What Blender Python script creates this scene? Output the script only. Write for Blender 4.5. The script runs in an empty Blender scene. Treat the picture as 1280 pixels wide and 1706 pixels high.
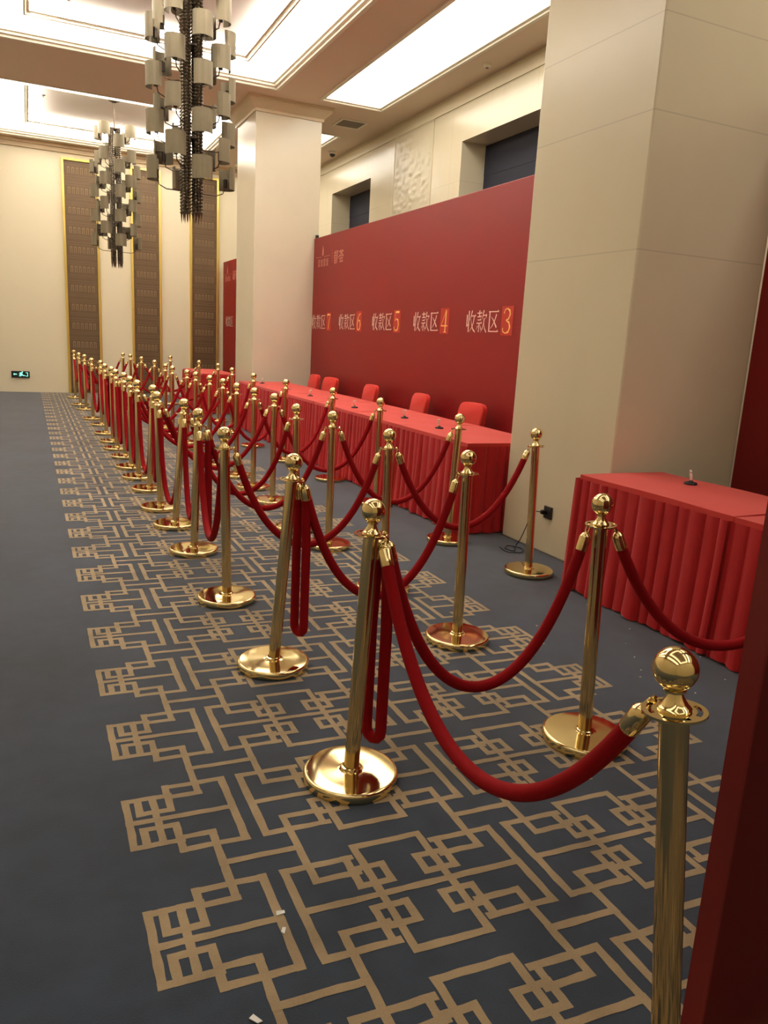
import bpy, bmesh, math, random
from mathutils import Vector, Matrix, noise as mnoise
from math import pi, sin, cos, sqrt, radians as R
random.seed(7)
S = bpy.context.scene
COL = S.collection

# ------------------------------------------------------------------ camera
F_PX, CAM_H = 1262.82, 1.43416
YAW, PITCH, ROLL = 0.441027, 0.219991, 0.0544108
fw = Vector((sin(YAW)*cos(PITCH), cos(YAW)*cos(PITCH), -sin(PITCH)))
r0 = Vector((cos(YAW), -sin(YAW), 0)); u0 = r0.cross(fw)
rt = cos(ROLL)*r0 + sin(ROLL)*u0; up = -sin(ROLL)*r0 + cos(ROLL)*u0
cam_data = bpy.data.cameras.new('camera')
cam_data.sensor_fit = 'VERTICAL'; cam_data.sensor_height = 36.0
cam_data.lens = 36.0*F_PX/1706.0
cam_data.clip_start = 0.02
cam = bpy.data.objects.new('camera', cam_data); COL.objects.link(cam)
cam.matrix_world = Matrix(((rt.x, up.x, -fw.x, 0), (rt.y, up.y, -fw.y, 0), (rt.z, up.z, -fw.z, CAM_H), (0, 0, 0, 1)))
S.camera = cam

# ------------------------------------------------------------------ world, exposure, light levels
w = bpy.data.worlds.new('world'); S.world = w; w.use_nodes = True
w.node_tree.nodes['Background'].inputs[0].default_value = (1.0, 0.86, 0.68, 1)
w.node_tree.nodes['Background'].inputs[1].default_value = 0.02
S.view_settings.view_transform = 'Standard'; S.view_settings.look = 'None'
S.view_settings.gamma = 1.0; S.view_settings.use_curve_mapping = False
S.view_settings.exposure = -0.14
LIGHT_COL = (1.0, 0.935, 0.825)
E_COVE, E_PANEL, E_LED, E_REAR, E_LEFTFILL = 5.8, 5.8, 100.0, 2.0, 3.0     # ceiling light boxes of the room, plus added fill panels at left

# ------------------------------------------------------------------ helpers
def lin(c):
    return tuple(((v/255)/12.92 if v/255 <= .04045 else ((v/255+.055)/1.055)**2.4) for v in c) + (1,)

class NT:
    def __init__(s, m):
        m.use_nodes = True; s.t = m.node_tree; s.n = s.t.nodes; s.b = s.n['Principled BSDF']
    def add(s, ty, **k):
        o = s.n.new(ty)
        for a, v in k.items(): setattr(o, a, v)
        return o
    def link(s, a, b): s.t.links.new(a, b)
    def math(s, op, a, b=None, c=None):
        o = s.add('ShaderNodeMath', operation=op)
        for i, v in enumerate((a, b, c)):
            if v is None: continue
            if isinstance(v, (int, float)): o.inputs[i].default_value = v
            else: s.link(v, o.inputs[i])
        return o.outputs[0]
    def mix(s, f, a, b):
        o = s.add('ShaderNodeMix', data_type='RGBA')
        for i, v in ((0, f), (6, a), (7, b)):
            if isinstance(v, (int, float)): o.inputs[i].default_value = v
            elif isinstance(v, tuple): o.inputs[i].default_value = v
            else: s.link(v, o.inputs[i])
        return o.outputs[2]

def mat(name, rgb, rough=.6, metal=0., spec=.5, noise=0., nscale=8., bump=0., bscale=200., sheen=0., coat=0., coat_rough=.1, sheen_rough=.4):
    m = bpy.data.materials.new(name); k = NT(m); b = k.b
    c = lin(rgb) if max(rgb) > 1.001 else tuple(rgb)+(1,)
    b.inputs['Base Color'].default_value = c
    b.inputs['Roughness'].default_value = rough; b.inputs['Metallic'].default_value = metal
    b.inputs['Specular IOR Level'].default_value = spec
    b.inputs['Sheen Weight'].default_value = sheen; b.inputs['Sheen Roughness'].default_value = sheen_rough
    b.inputs['Coat Weight'].default_value = coat; b.inputs['Coat Roughness'].default_value = coat_rough
    tc = k.add('ShaderNodeTexCoord').outputs['Object']
    if noise:
        n = k.add('ShaderNodeTexNoise'); n.inputs['Scale'].default_value = nscale; n.inputs['Detail'].default_value = 5
        k.link(tc, n.inputs['Vector'])
        d = tuple(v*(1-noise) for v in c[:3])+(1,); e = tuple(min(1, v*(1+noise)) for v in c[:3])+(1,)
        k.link(k.mix(n.outputs['Fac'], d, e), b.inputs['Base Color'])
    if bump:
        n = k.add('ShaderNodeTexNoise'); n.inputs['Scale'].default_value = bscale; n.inputs['Detail'].default_value = 3
        k.link(tc, n.inputs['Vector'])
        bp = k.add('ShaderNodeBump'); bp.inputs['Strength'].default_value = bump; bp.inputs['Distance'].default_value = .004
        k.link(n.outputs['Fac'], bp.inputs['Height']); k.link(bp.outputs['Normal'], b.inputs['Normal'])
    return m

def emis(name, col, st):
    m = bpy.data.materials.new(name); k = NT(m)
    k.b.inputs['Base Color'].default_value = (.8, .8, .8, 1)
    k.b.inputs['Emission Color'].default_value = tuple(col)+(1,)
    k.b.inputs['Emission Strength'].default_value = st
    return m

def marble(name, rgb, rough, jz=None, jy=None, z0=0., y0=0., axis=1, zl=(), jc=.74):
    """polished beige stone with faint veining and thin slab joints"""
    m = mat(name, rgb, rough, spec=.5, coat=.0)
    k = NT(m); b = k.b
    tc = k.add('ShaderNodeTexCoord').outputs['Object']
    sp = k.add('ShaderNodeSeparateXYZ'); k.link(tc, sp.inputs[0])
    n = k.add('ShaderNodeTexNoise'); n.inputs['Scale'].default_value = 1.3; n.inputs['Detail'].default_value = 6; n.inputs['Distortion'].default_value = .6
    k.link(tc, n.inputs['Vector'])
    c = lin(rgb)
    d = tuple(v*.93 for v in c[:3])+(1,); e = tuple(min(1, v*1.05) for v in c[:3])+(1,)
    colr = k.mix(n.outputs['Fac'], d, e)
    fac = None
    for per, off, out in ((jz, z0, 2), (jy, y0, axis)):
        if not per: continue
        t = k.math('FRACT', k.math('DIVIDE', k.math('SUBTRACT', sp.outputs[out], off-50*per), per))
        l = k.math('LESS_THAN', t, .008/per)
        fac = l if fac is None else k.math('MAXIMUM', fac, l)
    for zz in zl:
        l = k.math('LESS_THAN', k.math('ABSOLUTE', k.math('SUBTRACT', sp.outputs[2], zz)), .004)
        fac = l if fac is None else k.math('MAXIMUM', fac, l)
    if fac is not None:
        colr = k.mix(fac, colr, tuple(v*jc for v in c[:3])+(1,))
    k.link(colr, b.inputs['Base Color'])
    return m

class MB:
    """collects geometry into one mesh"""
    def __init__(s): s.v = []; s.f = []; s.mi = []; s.sm = []
    def add(s, vs, fs, mi=0, smooth=False):
        o = len(s.v); s.v += [tuple(p) for p in vs]
        for f in fs: s.f.append(tuple(i+o for i in f)); s.mi.append(mi); s.sm.append(smooth)
    def box(s, a, b, mi=0):
        x0, y0, z0 = a; x1, y1, z1 = b
        s.add([(x0,y0,z0),(x1,y0,z0),(x1,y1,z0),(x0,y1,z0),(x0,y0,z1),(x1,y0,z1),(x1,y1,z1),(x0,y1,z1)],
              [(0,3,2,1),(4,5,6,7),(0,1,5,4),(1,2,6,5),(2,3,7,6),(3,0,4,7)], mi)
    def quad(s, p, mi=0): s.add(p, [tuple(range(len(p)))], mi)
    def lathe(s, prof, n=32, c=(0,0,0), mi=0, ax=None, smooth=True):
        M = Matrix.Identity(3) if ax is None else Vector((0,0,1)).rotation_difference(Vector(ax)).to_matrix()
        vs = []; fs = []; c = Vector(c)
        for r, z in prof:
            for i in range(n):
                a = 2*pi*i/n; vs.append(c + M @ Vector((max(r,1e-5)*cos(a), max(r,1e-5)*sin(a), z)))
        for j in range(len(prof)-1):
            for i in range(n):
                i2 = (i+1) % n; fs.append((j*n+i, j*n+i2, (j+1)*n+i2, (j+1)*n+i))
        s.add(vs, fs, mi, smooth)
    def tube(s, pts, r, n=10, mi=0, cap=True, closed=False):
        pts = [Vector(p) for p in pts]; m = len(pts)
        rr = r if isinstance(r, (list, tuple)) else [r]*m
        vs = []; fs = []; prev = None
        for i, p in enumerate(pts):
            if closed: t = pts[(i+1) % m]-pts[i-1]
            else: t = pts[min(i+1, m-1)]-pts[max(i-1, 0)]
            if t.length < 1e-9: t = Vector((0,0,1))
            t.normalize()
            if prev is None:
                a = Vector((0,0,1)) if abs(t.z) < .9 else Vector((1,0,0)); nrm = t.cross(a).normalized()
            else:
                nrm = prev - t*prev.dot(t)
                nrm = nrm.normalized() if nrm.length > 1e-6 else t.orthogonal().normalized()
            prev = nrm; bn = t.cross(nrm)
            for q in range(n):
                a = 2*pi*q/n; vs.append(p + rr[i]*(cos(a)*nrm+sin(a)*bn))
        for i in range(m if closed else m-1):
            j = (i+1) % m
            for q in range(n):
                q2 = (q+1) % n; fs.append((i*n+q, i*n+q2, j*n+q2, j*n+q))
        if cap and not closed:
            fs.append(tuple(range(n-1, -1, -1))); fs.append(tuple((m-1)*n+q for q in range(n)))
        s.add(vs, fs, mi, True)
    def build(s, name, mats, parent=None, bevel=0., loc=None, autosmooth=False):
        me = bpy.data.meshes.new(name); me.from_pydata(s.v, [], s.f)
        for m in (mats if isinstance(mats, (list, tuple)) else [mats]): me.materials.append(m)
        me.polygons.foreach_set('material_index', s.mi); me.polygons.foreach_set('use_smooth', s.sm)
        me.update()
        if any(s.sm): me.set_sharp_from_angle(angle=R(38))
        o = bpy.data.objects.new(name, me); COL.objects.link(o)
        if parent: o.parent = parent
        if loc: o.location = loc
        if bevel:
            b = o.modifiers.new('bevel', 'BEVEL'); b.width = bevel; b.segments = 2; b.limit_method = 'ANGLE'
        return o

def tag(o, label=None, cat=None, group=None, kind=None):
    if label: o['label'] = label
    if cat: o['category'] = cat
    if group: o['group'] = group
    if kind: o['kind'] = kind
    return o
def thing(name, label, cat, loc=(0,0,0), rz=0., group=None):
    o = bpy.data.objects.new(name, None); COL.objects.link(o); o.empty_display_size = .1
    o.location = loc; o.rotation_euler = (0,0,rz)
    return tag(o, label, cat, group)
def copy_tree(o, parent=None):
    c = o.copy(); COL.objects.link(c)
    if parent: c.parent = parent
    for ch in list(o.children): copy_tree(ch, c)
    return c
def struct(name, mb, m, label=None):
    o = mb.build(name, m); return tag(o, label, None, None, 'structure')
ORD = ['first','second','third','fourth','fifth','sixth','seventh','eighth','ninth','tenth','eleventh','twelfth','thirteenth','fourteenth','fifteenth','sixteenth','seventeenth','eighteenth','nineteenth','twentieth']

# ------------------------------------------------------------------ materials
M_STONE = marble('beige_stone', (222, 211, 182), .32)
M_COLUMN = marble('column_stone', (222, 210, 180), .26, zl=(2.06, 2.83, 3.34), jc=.82)
M_COLUMN2 = marble('white_column_stone', (218, 208, 184), .24)
M_WALLR = marble('wall_stone', (224, 213, 184), .2, jz=1.0, z0=.78, jy=1.05, y0=.14, jc=.86)
M_FAR = mat('far_wall_panel', (226, 214, 184), .55, noise=.04, nscale=.8)
M_CEIL = mat('ceiling_paint', (232, 212, 190), .8)
M_CEILW = mat('ceiling_white', (238, 230, 222), .8)
M_TRIM = mat('cream_trim', (240, 232, 212), .5)
M_COVE = emis('cove_light_box', LIGHT_COL, E_COVE)
M_PANEL = emis('side_light_box', LIGHT_COL, E_PANEL)
M_REAR = emis('rear_light_box', LIGHT_COL, E_REAR)
M_LEFTFILL = emis('left_light_box', LIGHT_COL, E_LEFTFILL)  # fill for the unseen left panels, added to brighten from that side
M_RSIDE = emis('rear_side_light_box', LIGHT_COL, 4.5)
M_LED = emis('cove_led', LIGHT_COL, E_LED)
M_NAVY = mat('navy_blind', (24, 27, 44), .7)
M_BRASS = mat('polished_brass', (.83, .67, .33), .1, metal=1.0, noise=.05, nscale=14)
M_BRASSP = mat('brass_pole', (.72, .56, .28), .14, metal=1.0, noise=.1, nscale=5)
M_ROPE = mat('red_velvet', (142, 3, 11), .85, spec=.2, noise=.12, nscale=30, bump=.25, bscale=320)
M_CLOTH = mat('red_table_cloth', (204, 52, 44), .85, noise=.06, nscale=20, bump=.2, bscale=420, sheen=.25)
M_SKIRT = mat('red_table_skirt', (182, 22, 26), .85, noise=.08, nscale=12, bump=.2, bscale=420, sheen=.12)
M_CHAIR = mat('red_chair_cover', (208, 48, 36), .8, noise=.05, nscale=9, sheen=.1)
M_BACK = mat('red_backdrop_print', (130, 13, 17), .45, spec=.4, noise=.04, nscale=.8)
M_BOARD = mat('dark_red_board', (86, 6, 5), .5, spec=.3, noise=.05, nscale=3)
M_LETTER = mat('pale_print', (240, 216, 198), .6)
M_LOGO = mat('pale_logo_print', (206, 132, 116), .6)
M_GOLDP = mat('gold_print', (240, 196, 110), .55)
M_PATCH = mat('orange_print', (178, 44, 28), .55)
M_GOLDF = mat('gold_frame', (.80, .60, .16), .3, metal=.85)
M_LATT = mat('brown_lattice', (92, 70, 44), .6, noise=.12, nscale=6)
M_LATT2 = mat('light_lattice', (140, 114, 80), .55)
M_LATT3 = mat('mid_lattice', (112, 88, 58), .55)
M_SHADE = mat('metallic_shade', (128, 118, 96), .42, metal=.4, noise=.08, nscale=12)
M_WIRE = mat('dark_wire', (70, 60, 50), .4, metal=.7)
M_BEAD = mat('smoky_beads', (104, 92, 76), .3, metal=.6, noise=.35, nscale=60)
M_BLACK = mat('black_plastic', (14, 13, 14), .4)
M_DARKPL = mat('dark_plate', (40, 38, 36), .4)
M_WHITEPL = mat('white_plastic', (225, 218, 205), .5)
M_PINK = mat('pale_pen', (232, 190, 184), .3)
M_GREY = mat('grey_grille', (150, 142, 130), .6)
M_PAPER = mat('white_paper', (230, 228, 222), .8)
M_SIGN = mat('sign_housing', (14, 30, 28), .4)
M_SIGNG = emis('sign_glyph', (.05, .85, .62), 1.6)

# carpet
def carpet_mat(name, rgb, sheen):
    m = mat(name, rgb, .95, spec=.1, sheen=sheen, sheen_rough=.5)
    k = NT(m); b = k.b; c = lin(rgb)
    tc = k.add('ShaderNodeTexCoord').outputs['Object']
    n1 = k.add('ShaderNodeTexNoise'); n1.inputs['Scale'].default_value = 1.7; n1.inputs['Detail'].default_value = 4; n1.inputs['Distortion'].default_value = .8
    n2 = k.add('ShaderNodeTexNoise'); n2.inputs['Scale'].default_value = 240; n2.inputs['Detail'].default_value = 2
    n3 = k.add('ShaderNodeTexNoise'); n3.inputs['Scale'].default_value = 9; n3.inputs['Detail'].default_value = 5
    for n in (n1, n2, n3): k.link(tc, n.inputs['Vector'])
    f = k.math('ADD', k.math('MULTIPLY', n1.outputs['Fac'], .55), k.math('ADD', k.math('MULTIPLY', n3.outputs['Fac'], .35), k.math('MULTIPLY', n2.outputs['Fac'], .2)))
    rmp = k.add('ShaderNodeMapRange'); rmp.inputs[1].default_value = .38; rmp.inputs[2].default_value = .72
    k.link(f, rmp.inputs[0])
    k.link(k.mix(rmp.outputs[0], tuple(v*.68 for v in c[:3])+(1,), tuple(v*1.25 for v in c[:3])+(1,)), b.inputs['Base Color'])
    bp = k.add('ShaderNodeBump'); bp.inputs['Strength'].default_value = .25; bp.inputs['Distance'].default_value = .003
    k.link(n2.outputs['Fac'], bp.inputs['Height']); k.link(bp.outputs['Normal'], b.inputs['Normal'])
    return m
M_CARPET = carpet_mat('blue_grey_carpet', (50, 60, 74), .34)
M_CARPETL = carpet_mat('tan_carpet_line', (160, 139, 108), .25)

# ------------------------------------------------------------------ floor with woven fret pattern
def floor():
    mb = MB()
    mb.box((-2.95, -3.35, -.1), (6.4, 18.1, 0), 0)
    per, y0, W = .5035, 1.585, .0112
    cx = 1.245
    seg = []
    def H(xa, xb, y, w=W): seg.append((xa, y, xb, y, w))
    def V(x, ya, yb, w=W): seg.append((x, ya, x, yb, w))
    for s in (1, -1):
        # left comb
        H(.21, .34, .117*s)
        H(.245, .335, .04*s); V(.245, .04*s, .117*s); V(.337, .04*s, .165*s)
        H(.337, .515, .163*s); H(.337, .432, .106*s)
        V(.515, 0, .163*s, .0122); V(.43, .106*s, .2518*s)
        # repeating cell
        for c0 in (.895,):
            for d in (-1, 1):
                X = lambda a: c0 + d*(a-.895)
                H(X(.575), X(.765), .163*s); V(X(.575), 0, .163*s, .0122)
                V(X(.645), .10*s, .2518*s); H(X(.645), X(.765), .10*s)
                V(X(.752), .163*s, .044*s); H(X(.752), X(.842), .044*s); V(X(.842), .044*s, .112*s); H(X(.752), X(.842), .112*s)
            H(.793, .997, .203*s)
            for d in (-1, 1):
                V(.895+d*.102, 0, .203*s)
    V(.21, -.117, .117); V(.29, -.117, .117); H(.21, .515, 0)
    H(.575, 1.215, 0)
    H(.43, .645, .2518); H(1.145, 1.245, .2518)
    allseg = []
    for a in seg:
        allseg.append(a); allseg.append((2*cx-a[0], a[1], 2*cx-a[2], a[3], a[4]))
    rnd = random.Random(3)
    for i in range(-5, 33):
        yb = y0 + per*i
        for si, (xa, ya, xb, yb_, w_) in enumerate(allseg):
            A = Vector((xa, yb+ya)); B = Vector((xb, yb+yb_))
            d = B-A; L = d.length
            if L < 1e-6: continue
            d /= L; A -= d*w_; B += d*w_; L += 2*w_; n = Vector((-d.y, d.x))
            k = max(1, int(L/.035)) if yb < 5 else 1
            vs = []
            for q in range(k+1):
                P = A+d*(L*q/k)
                for sg in (1, -1):
                    T = P+n*(sg*(w_+(rnd.uniform(-.0016, .0016) if k > 1 else 0)))
                    y = T.y-.045*(T.x-.3)
                    if y > 17.92: y = 17.92
                    vs.append((T.x, y, .0004+.000006*si))
            fs = [(2*q, 2*q+1, 2*q+3, 2*q+2) for q in range(k)]
            mb.add(vs, fs, 1)
    return struct('floor', mb, [M_CARPET, M_CARPETL])
floor()

# ------------------------------------------------------------------ walls
XR, YF, ZC = 5.8, 17.95, 5.0
def walls():
    # right wall with two recessed window openings
    mb = MB(); d = 6.4
    ops = [(8.36, 10.33, .5, 4.31), (13.62, 15.6, .5, 4.34)]
    y = -3.2
    for ya, yb, za, zb in ops:
        mb.box((XR, y, 0), (d, ya, ZC)); mb.box((XR, ya, zb), (d, yb, ZC)); mb.box((XR, ya, 0), (d, yb, za)); y = yb
    mb.box((XR, y, 0), (d, YF, ZC))
    struct('wall_right', mb, M_WALLR)
    for i, (ya, yb, za, zb) in enumerate(ops):
        mb = MB(); X = XR+.40
        n = 9; hh = (zb-za)/n
        for q in range(n):                       # folded navy roman blind behind the recess
            z0 = za+q*hh
            mb.box((X+.004*(q % 2), ya, z0), (X+.03, yb, z0+hh-.004), 0)
        mb.box((X+.01, ya, za), (X+.03, yb, zb), 0)
        struct('window_%d' % (i+1), mb, M_NAVY, 'dark navy blind set back in a deep stone opening')
    # relief stone panel between the openings
    mb = MB(); ya, yb, za, zb = 11.24, 12.6, .4, 4.78
    nx, nz = 44, 150; vs = []; fs = []
    for j in range(nz+1):
        for i in range(nx+1):
            y = ya+(yb-ya)*i/nx; z = za+(zb-za)*j/nz
            e = min(i, nx-i, j, nz-j) > 1
            h = .022*max(0, mnoise.noise((y*7, z*17, 3.1))+.5*mnoise.noise((y*15, z*30, 8.))) if e else 0
            vs.append((XR-.006-h, y, z))
    for j in range(nz):
        for i in range(nx):
            a = j*(nx+1)+i; fs.append((a, a+nx+1, a+nx+2, a+1))
    mb.add(vs, fs, 0, True)
    for (a, b) in (((XR-.012, ya-.02, za), (XR, ya, zb)), ((XR-.012, yb, za), (XR, yb+.02, zb)), ((XR-.012, ya-.02, zb), (XR, yb+.02, zb+.02)), ((XR-.012, ya-.02, za-.02), (XR, yb+.02, za))): mb.box(a, b, 0)
    struct('trim_1', mb, marble('relief_stone', (214, 203, 174), .35), 'stone panel carved in low relief between the window openings')
    mb = MB(); mb.box((-2.95, YF, 0), (6.4, YF+.15, ZC)); struct('wall_far', mb, M_FAR)
    mb = MB(); mb.box((-2.95, -3.2, 0), (-2.8, YF, ZC)); struct('wall_left', mb, M_FAR)
    mb = MB(); mb.box((-2.95, -3.35, 0), (6.4, -3.2, ZC)); struct('wall_back', mb, M_FAR)
    # crown strip along the far wall and the right wall
    mb = MB(); mb.box((-2.8, YF-.05, 4.85), (XR, YF, 5.0)); mb.box((-2.8, YF-.09, 4.93), (XR, YF-.05, 5.0))
    struct('trim_2', mb, mat('far_crown', (206, 184, 150), .6))
    mb = MB(); mb.box((XR-.02, -3.2, 4.80), (XR, YF-.09, 4.94)); struct('trim_3', mb, M_STONE)
walls()

def ceiling():
    mb = MB()
    holes = []
    cof = [(-.5, 3.55, 5.09, 11.97), (-.5, 3.55, 13.82, 17.66), (-.5, 3.55, -2.9, 3.24)]
    side = [(4.2, 5.27, 5.07, 12.03), (4.2, 5.27, 13.81, 17.5), (4.2, 5.27, -2.9, 3.3), (-2.24, -1.17, 5.07, 12.03), (-2.24, -1.17, 13.81, 17.5), (-2.24, -1.17, -2.9, 3.3)]  # left-hand panels are unseen, mirrored in to add light from the left
    xs = sorted({-2.95, -2.24, -1.17, -.5, 3.55, 4.2, 5.27, 6.4}); ys = sorted({-3.2, -2.9, 3.24, 3.3, 5.07, 5.09, 11.97, 12.03, 13.81, 13.82, 17.5, 17.66, 17.95})
    for i in range(len(xs)-1):
        for j in range(len(ys)-1):
            cxx, cy = (xs[i]+xs[i+1])/2, (ys[j]+ys[j+1])/2
            if any(h[0] < cxx < h[1] and h[2] < cy < h[3] for h in cof+side): continue
            mb.quad([(xs[i], ys[j], ZC), (xs[i], ys[j+1], ZC), (xs[i+1], ys[j+1], ZC), (xs[i+1], ys[j], ZC)], 0)
    mb.box((-2.95, -3.35, 5.5), (6.4, 18.1, 5.6), 0)
    for x0, x1, y0, y1 in cof+side:          # sides of the wells above the ceiling plane
        for a, b in (((x0-.02, y0-.02), (x0, y1+.02)), ((x1, y0-.02), (x1+.02, y1+.02)), ((x0, y0-.02), (x1, y0)), ((x0, y1), (x1, y1+.02))):
            mb.box((a[0], a[1], ZC+.001), (b[0], b[1], 5.5), 1)
    struct('ceiling', mb, [M_CEIL, M_TRIM])
    def ring(mb, x0, x1, y0, y1, wd, z0, z1, mi=0):
        mb.box((x0, y0, z0), (x1, y0+wd, z1), mi); mb.box((x0, y1-wd, z0), (x1, y1, z1), mi)
        mb.box((x0, y0+wd, z0), (x0+wd, y1-wd, z1), mi); mb.box((x1-wd, y0+wd, z0), (x1, y1-wd, z1), mi)
    k = 4
    for x0, x1, y0, y1 in cof:
        mb = MB()                              # stepped cream moulding round the well
        ring(mb, x0, x1, y0, y1, .05, 4.985, 5.04); ring(mb, x0+.05, x1-.05, y0+.05, y1-.05, .04, 5.02, 5.075); ring(mb, x0+.09, x1-.09, y0+.09, y1-.09, .03, 5.055, 5.10)
        iw = .62
        ring(mb, x0+iw, x1-iw, y0+iw, y1-iw, .02, 5.10, 5.16); ring(mb, x0+iw+.02, x1-iw-.02, y0+iw+.02, y1-iw-.02, .018, 5.12, 5.165); ring(mb, x0+iw+.038, x1-iw-.038, y0+iw+.038, y1-iw-.038, .03, 5.14, 5.17)
        struct('trim_%d' % k, mb, M_TRIM); k += 1
        mb = MB(); ring(mb, x0+.1, x1-.1, y0+.1, y1-.1, iw-.1+.02, 5.112, 5.13)
        NAME = 'over the nearer chandelier' if 0 < y0 < 10 else 'over the farther chandelier' if y0 > 10 else 'above the camera'
        tag(mb.build('ceiling_light', M_COVE if y0 > 0 else M_REAR), 'glowing band round the edge of the ceiling well '+NAME, 'ceiling light', None)
        mb = MB(); mb.box((x0+iw-.02, y0+iw-.02, 5.25), (x1-iw+.02, y1-iw+.02, 5.27)); ring(mb, x0+iw-.02, x1-iw+.02, y0+iw-.02, y1-iw+.02, .015, 5.13, 5.25)
        struct('trim_%d' % k, mb, M_CEILW); k += 1
        mb = MB(); ring(mb, x0+iw+.02, x1-iw-.02, y0+iw+.02, y1-iw-.02, .07, 5.171, 5.176)
        tag(mb.build('led_strip', M_LED if y0 > 0 else M_REAR), 'hidden cove strip lighting the ceiling panel '+NAME, 'strip light')
    for x0, x1, y0, y1 in side:
        mb = MB(); ring(mb, x0, x1, y0, y1, .045, 4.985, 5.03); ring(mb, x0+.045, x1-.045, y0+.045, y1-.045, .04, 5.01, 5.06)
        struct('trim_%d' % k, mb, M_TRIM); k += 1
        mb = MB(); mb.box((x0+.04, y0+.04, 5.065), (x1-.04, y1-.04, 5.09))
        tag(mb.build('ceiling_light', (M_PANEL if y0 > 0 else M_RSIDE) if x0 > 0 else (M_LEFTFILL if y0 > 0 else M_REAR)), 'long glowing light panel by the %s wall, %s' % ('right' if x0 > 0 else 'left', 'before the white column' if 0 < y0 < 10 else 'behind the white column' if y0 > 10 else 'nearer than the big column'), 'ceiling light')
ceiling()

def column(n, y0, y1):
    x0, x1 = 3.34, 4.42
    mb = MB(); mb.box((x0, y0, 0), (x1, y1, 4.9))
    o = mb.build('column', M_COLUMN2 if n else M_COLUMN, bevel=.012)
    # flared crown
    mb = MB(); prof = [(.0, 4.80), (.02, 4.80), (.025, 4.84), (.07, 4.88), (.12, 4.93), (.125, 4.96), (.15, 4.965), (.15, 5.0)]
    vs = []; fs = []
    for e, z in prof: vs += [(x0-e, y0-e, z), (x1+e, y0-e, z), (x1+e, y1+e, z), (x0-e, y1+e, z)]
    for j in range(len(prof)-1):
        for i in range(4): fs.append((j*4+i, j*4+(i+1) % 4, (j+1)*4+(i+1) % 4, (j+1)*4+i))
    mb.add(vs, fs)
    c = mb.build('crown_moulding', mat('column_crown', (208, 190, 158), .5), o)
    tag(o, ['big beige stone column in the right foreground beside the red tables', 'white stone column standing at the far end of the red backdrop'][n], 'column', None, 'structure')
column(0, 3.72, 4.87); column(1, 12.46, 13.62)

# ------------------------------------------------------------------ far wall decorative panels
for i, (x0, x1) in enumerate(((.76, 1.46), (2.10, 2.73), (3.35, 3.99))):
    t = thing('wall_panel', ['leftmost tall brown lattice panel with gold frame on the far wall', 'middle tall brown lattice panel with gold frame on the far wall', 'tall brown lattice panel with gold frame nearest the white column'][i], 'wall panel', ((x0+x1)/2, YF, 0), 0, 'tall gold framed panels on the far wall')
    hw = (x1-x0)/2; zt = 4.76; Y = -.03
    mb = MB(); mb.box((-hw+.05, Y, .02), (hw-.05, 0, zt-.05), 0)
    rows = 12; ph = (zt-.1)/rows
    for r in range(rows):
        zb = .05+ph*r
        for q in range(6):
            gx = -hw+.10+(2*hw-.2)*(q+.5)/6; gw = (2*hw-.2)/6*.30
            if q % 2: pass
            z0 = zb+ph*.38; z1 = zb+ph*.66
            for a in (-gw, gw*.45): mb.box((gx+a, Y-.006, z0), (gx+a+gw*.5, Y, z1), 1)
            mb.box((gx-gw, Y-.006, z1), (gx+gw, Y, z1+.018), 1)
        for zz in (.12, .22, .80, .92): mb.box((-hw+.06, Y-.004, zb+ph*zz), (hw-.06, Y, zb+ph*zz+.014), 2)
    mb.build('lattice', [M_LATT, M_LATT2, M_LATT3], t)
    mb = MB()
    mb.box((-hw, Y-.03, 0), (-hw+.05, 0, zt)); mb.box((hw-.05, Y-.03, 0), (hw, 0, zt)); mb.box((-hw+.05, Y-.03, zt-.05), (hw-.05, 0, zt))
    mb.build('gold_frame', M_GOLDF, t, bevel=.008)

# exit sign low on the far wall
t = thing('exit_sign', 'small green lit running man exit sign low on the far wall', 'exit sign', (-.175, YF, .30))
mb = MB(); mb.box((-.175, -.03, 0), (.175, 0, .135)); mb.build('housing', M_SIGN, t, bevel=.006)
mb = MB(); Y = -.033
def gq(pts): mb.quad([(x, Y, z) for x, z in pts])
gq([(-.14, .07), (-.115, .045), (-.115, .062), (-.07, .062), (-.07, .078), (-.115, .078), (-.115, .095)])     # arrow
gq([(-.03, .09), (.0, .11), (.03, .108), (.035, .08), (.01, .07), (-.02, .05), (-.035, .055), (-.005, .075), (.0, .09), (-.02, .083)])
gq([(.005, .07), (.03, .075), (.06, .05), (.09, .052), (.09, .04), (.055, .036), (.03, .052), (.0, .03), (-.03, .026), (-.03, .036), (-.005, .042)])
mb.lathe([(0, 0), (.013, 0), (.013, .002), (0, .002)], 12, (.035, Y, .12), ax=(0, -1, 0))
gq([(.10, .03), (.14, .03), (.14, .11), (.10, .11), (.10, .1), (.13, .1), (.13, .04), (.10, .04)])
mb.build('pictogram', M_SIGNG, t)

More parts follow.
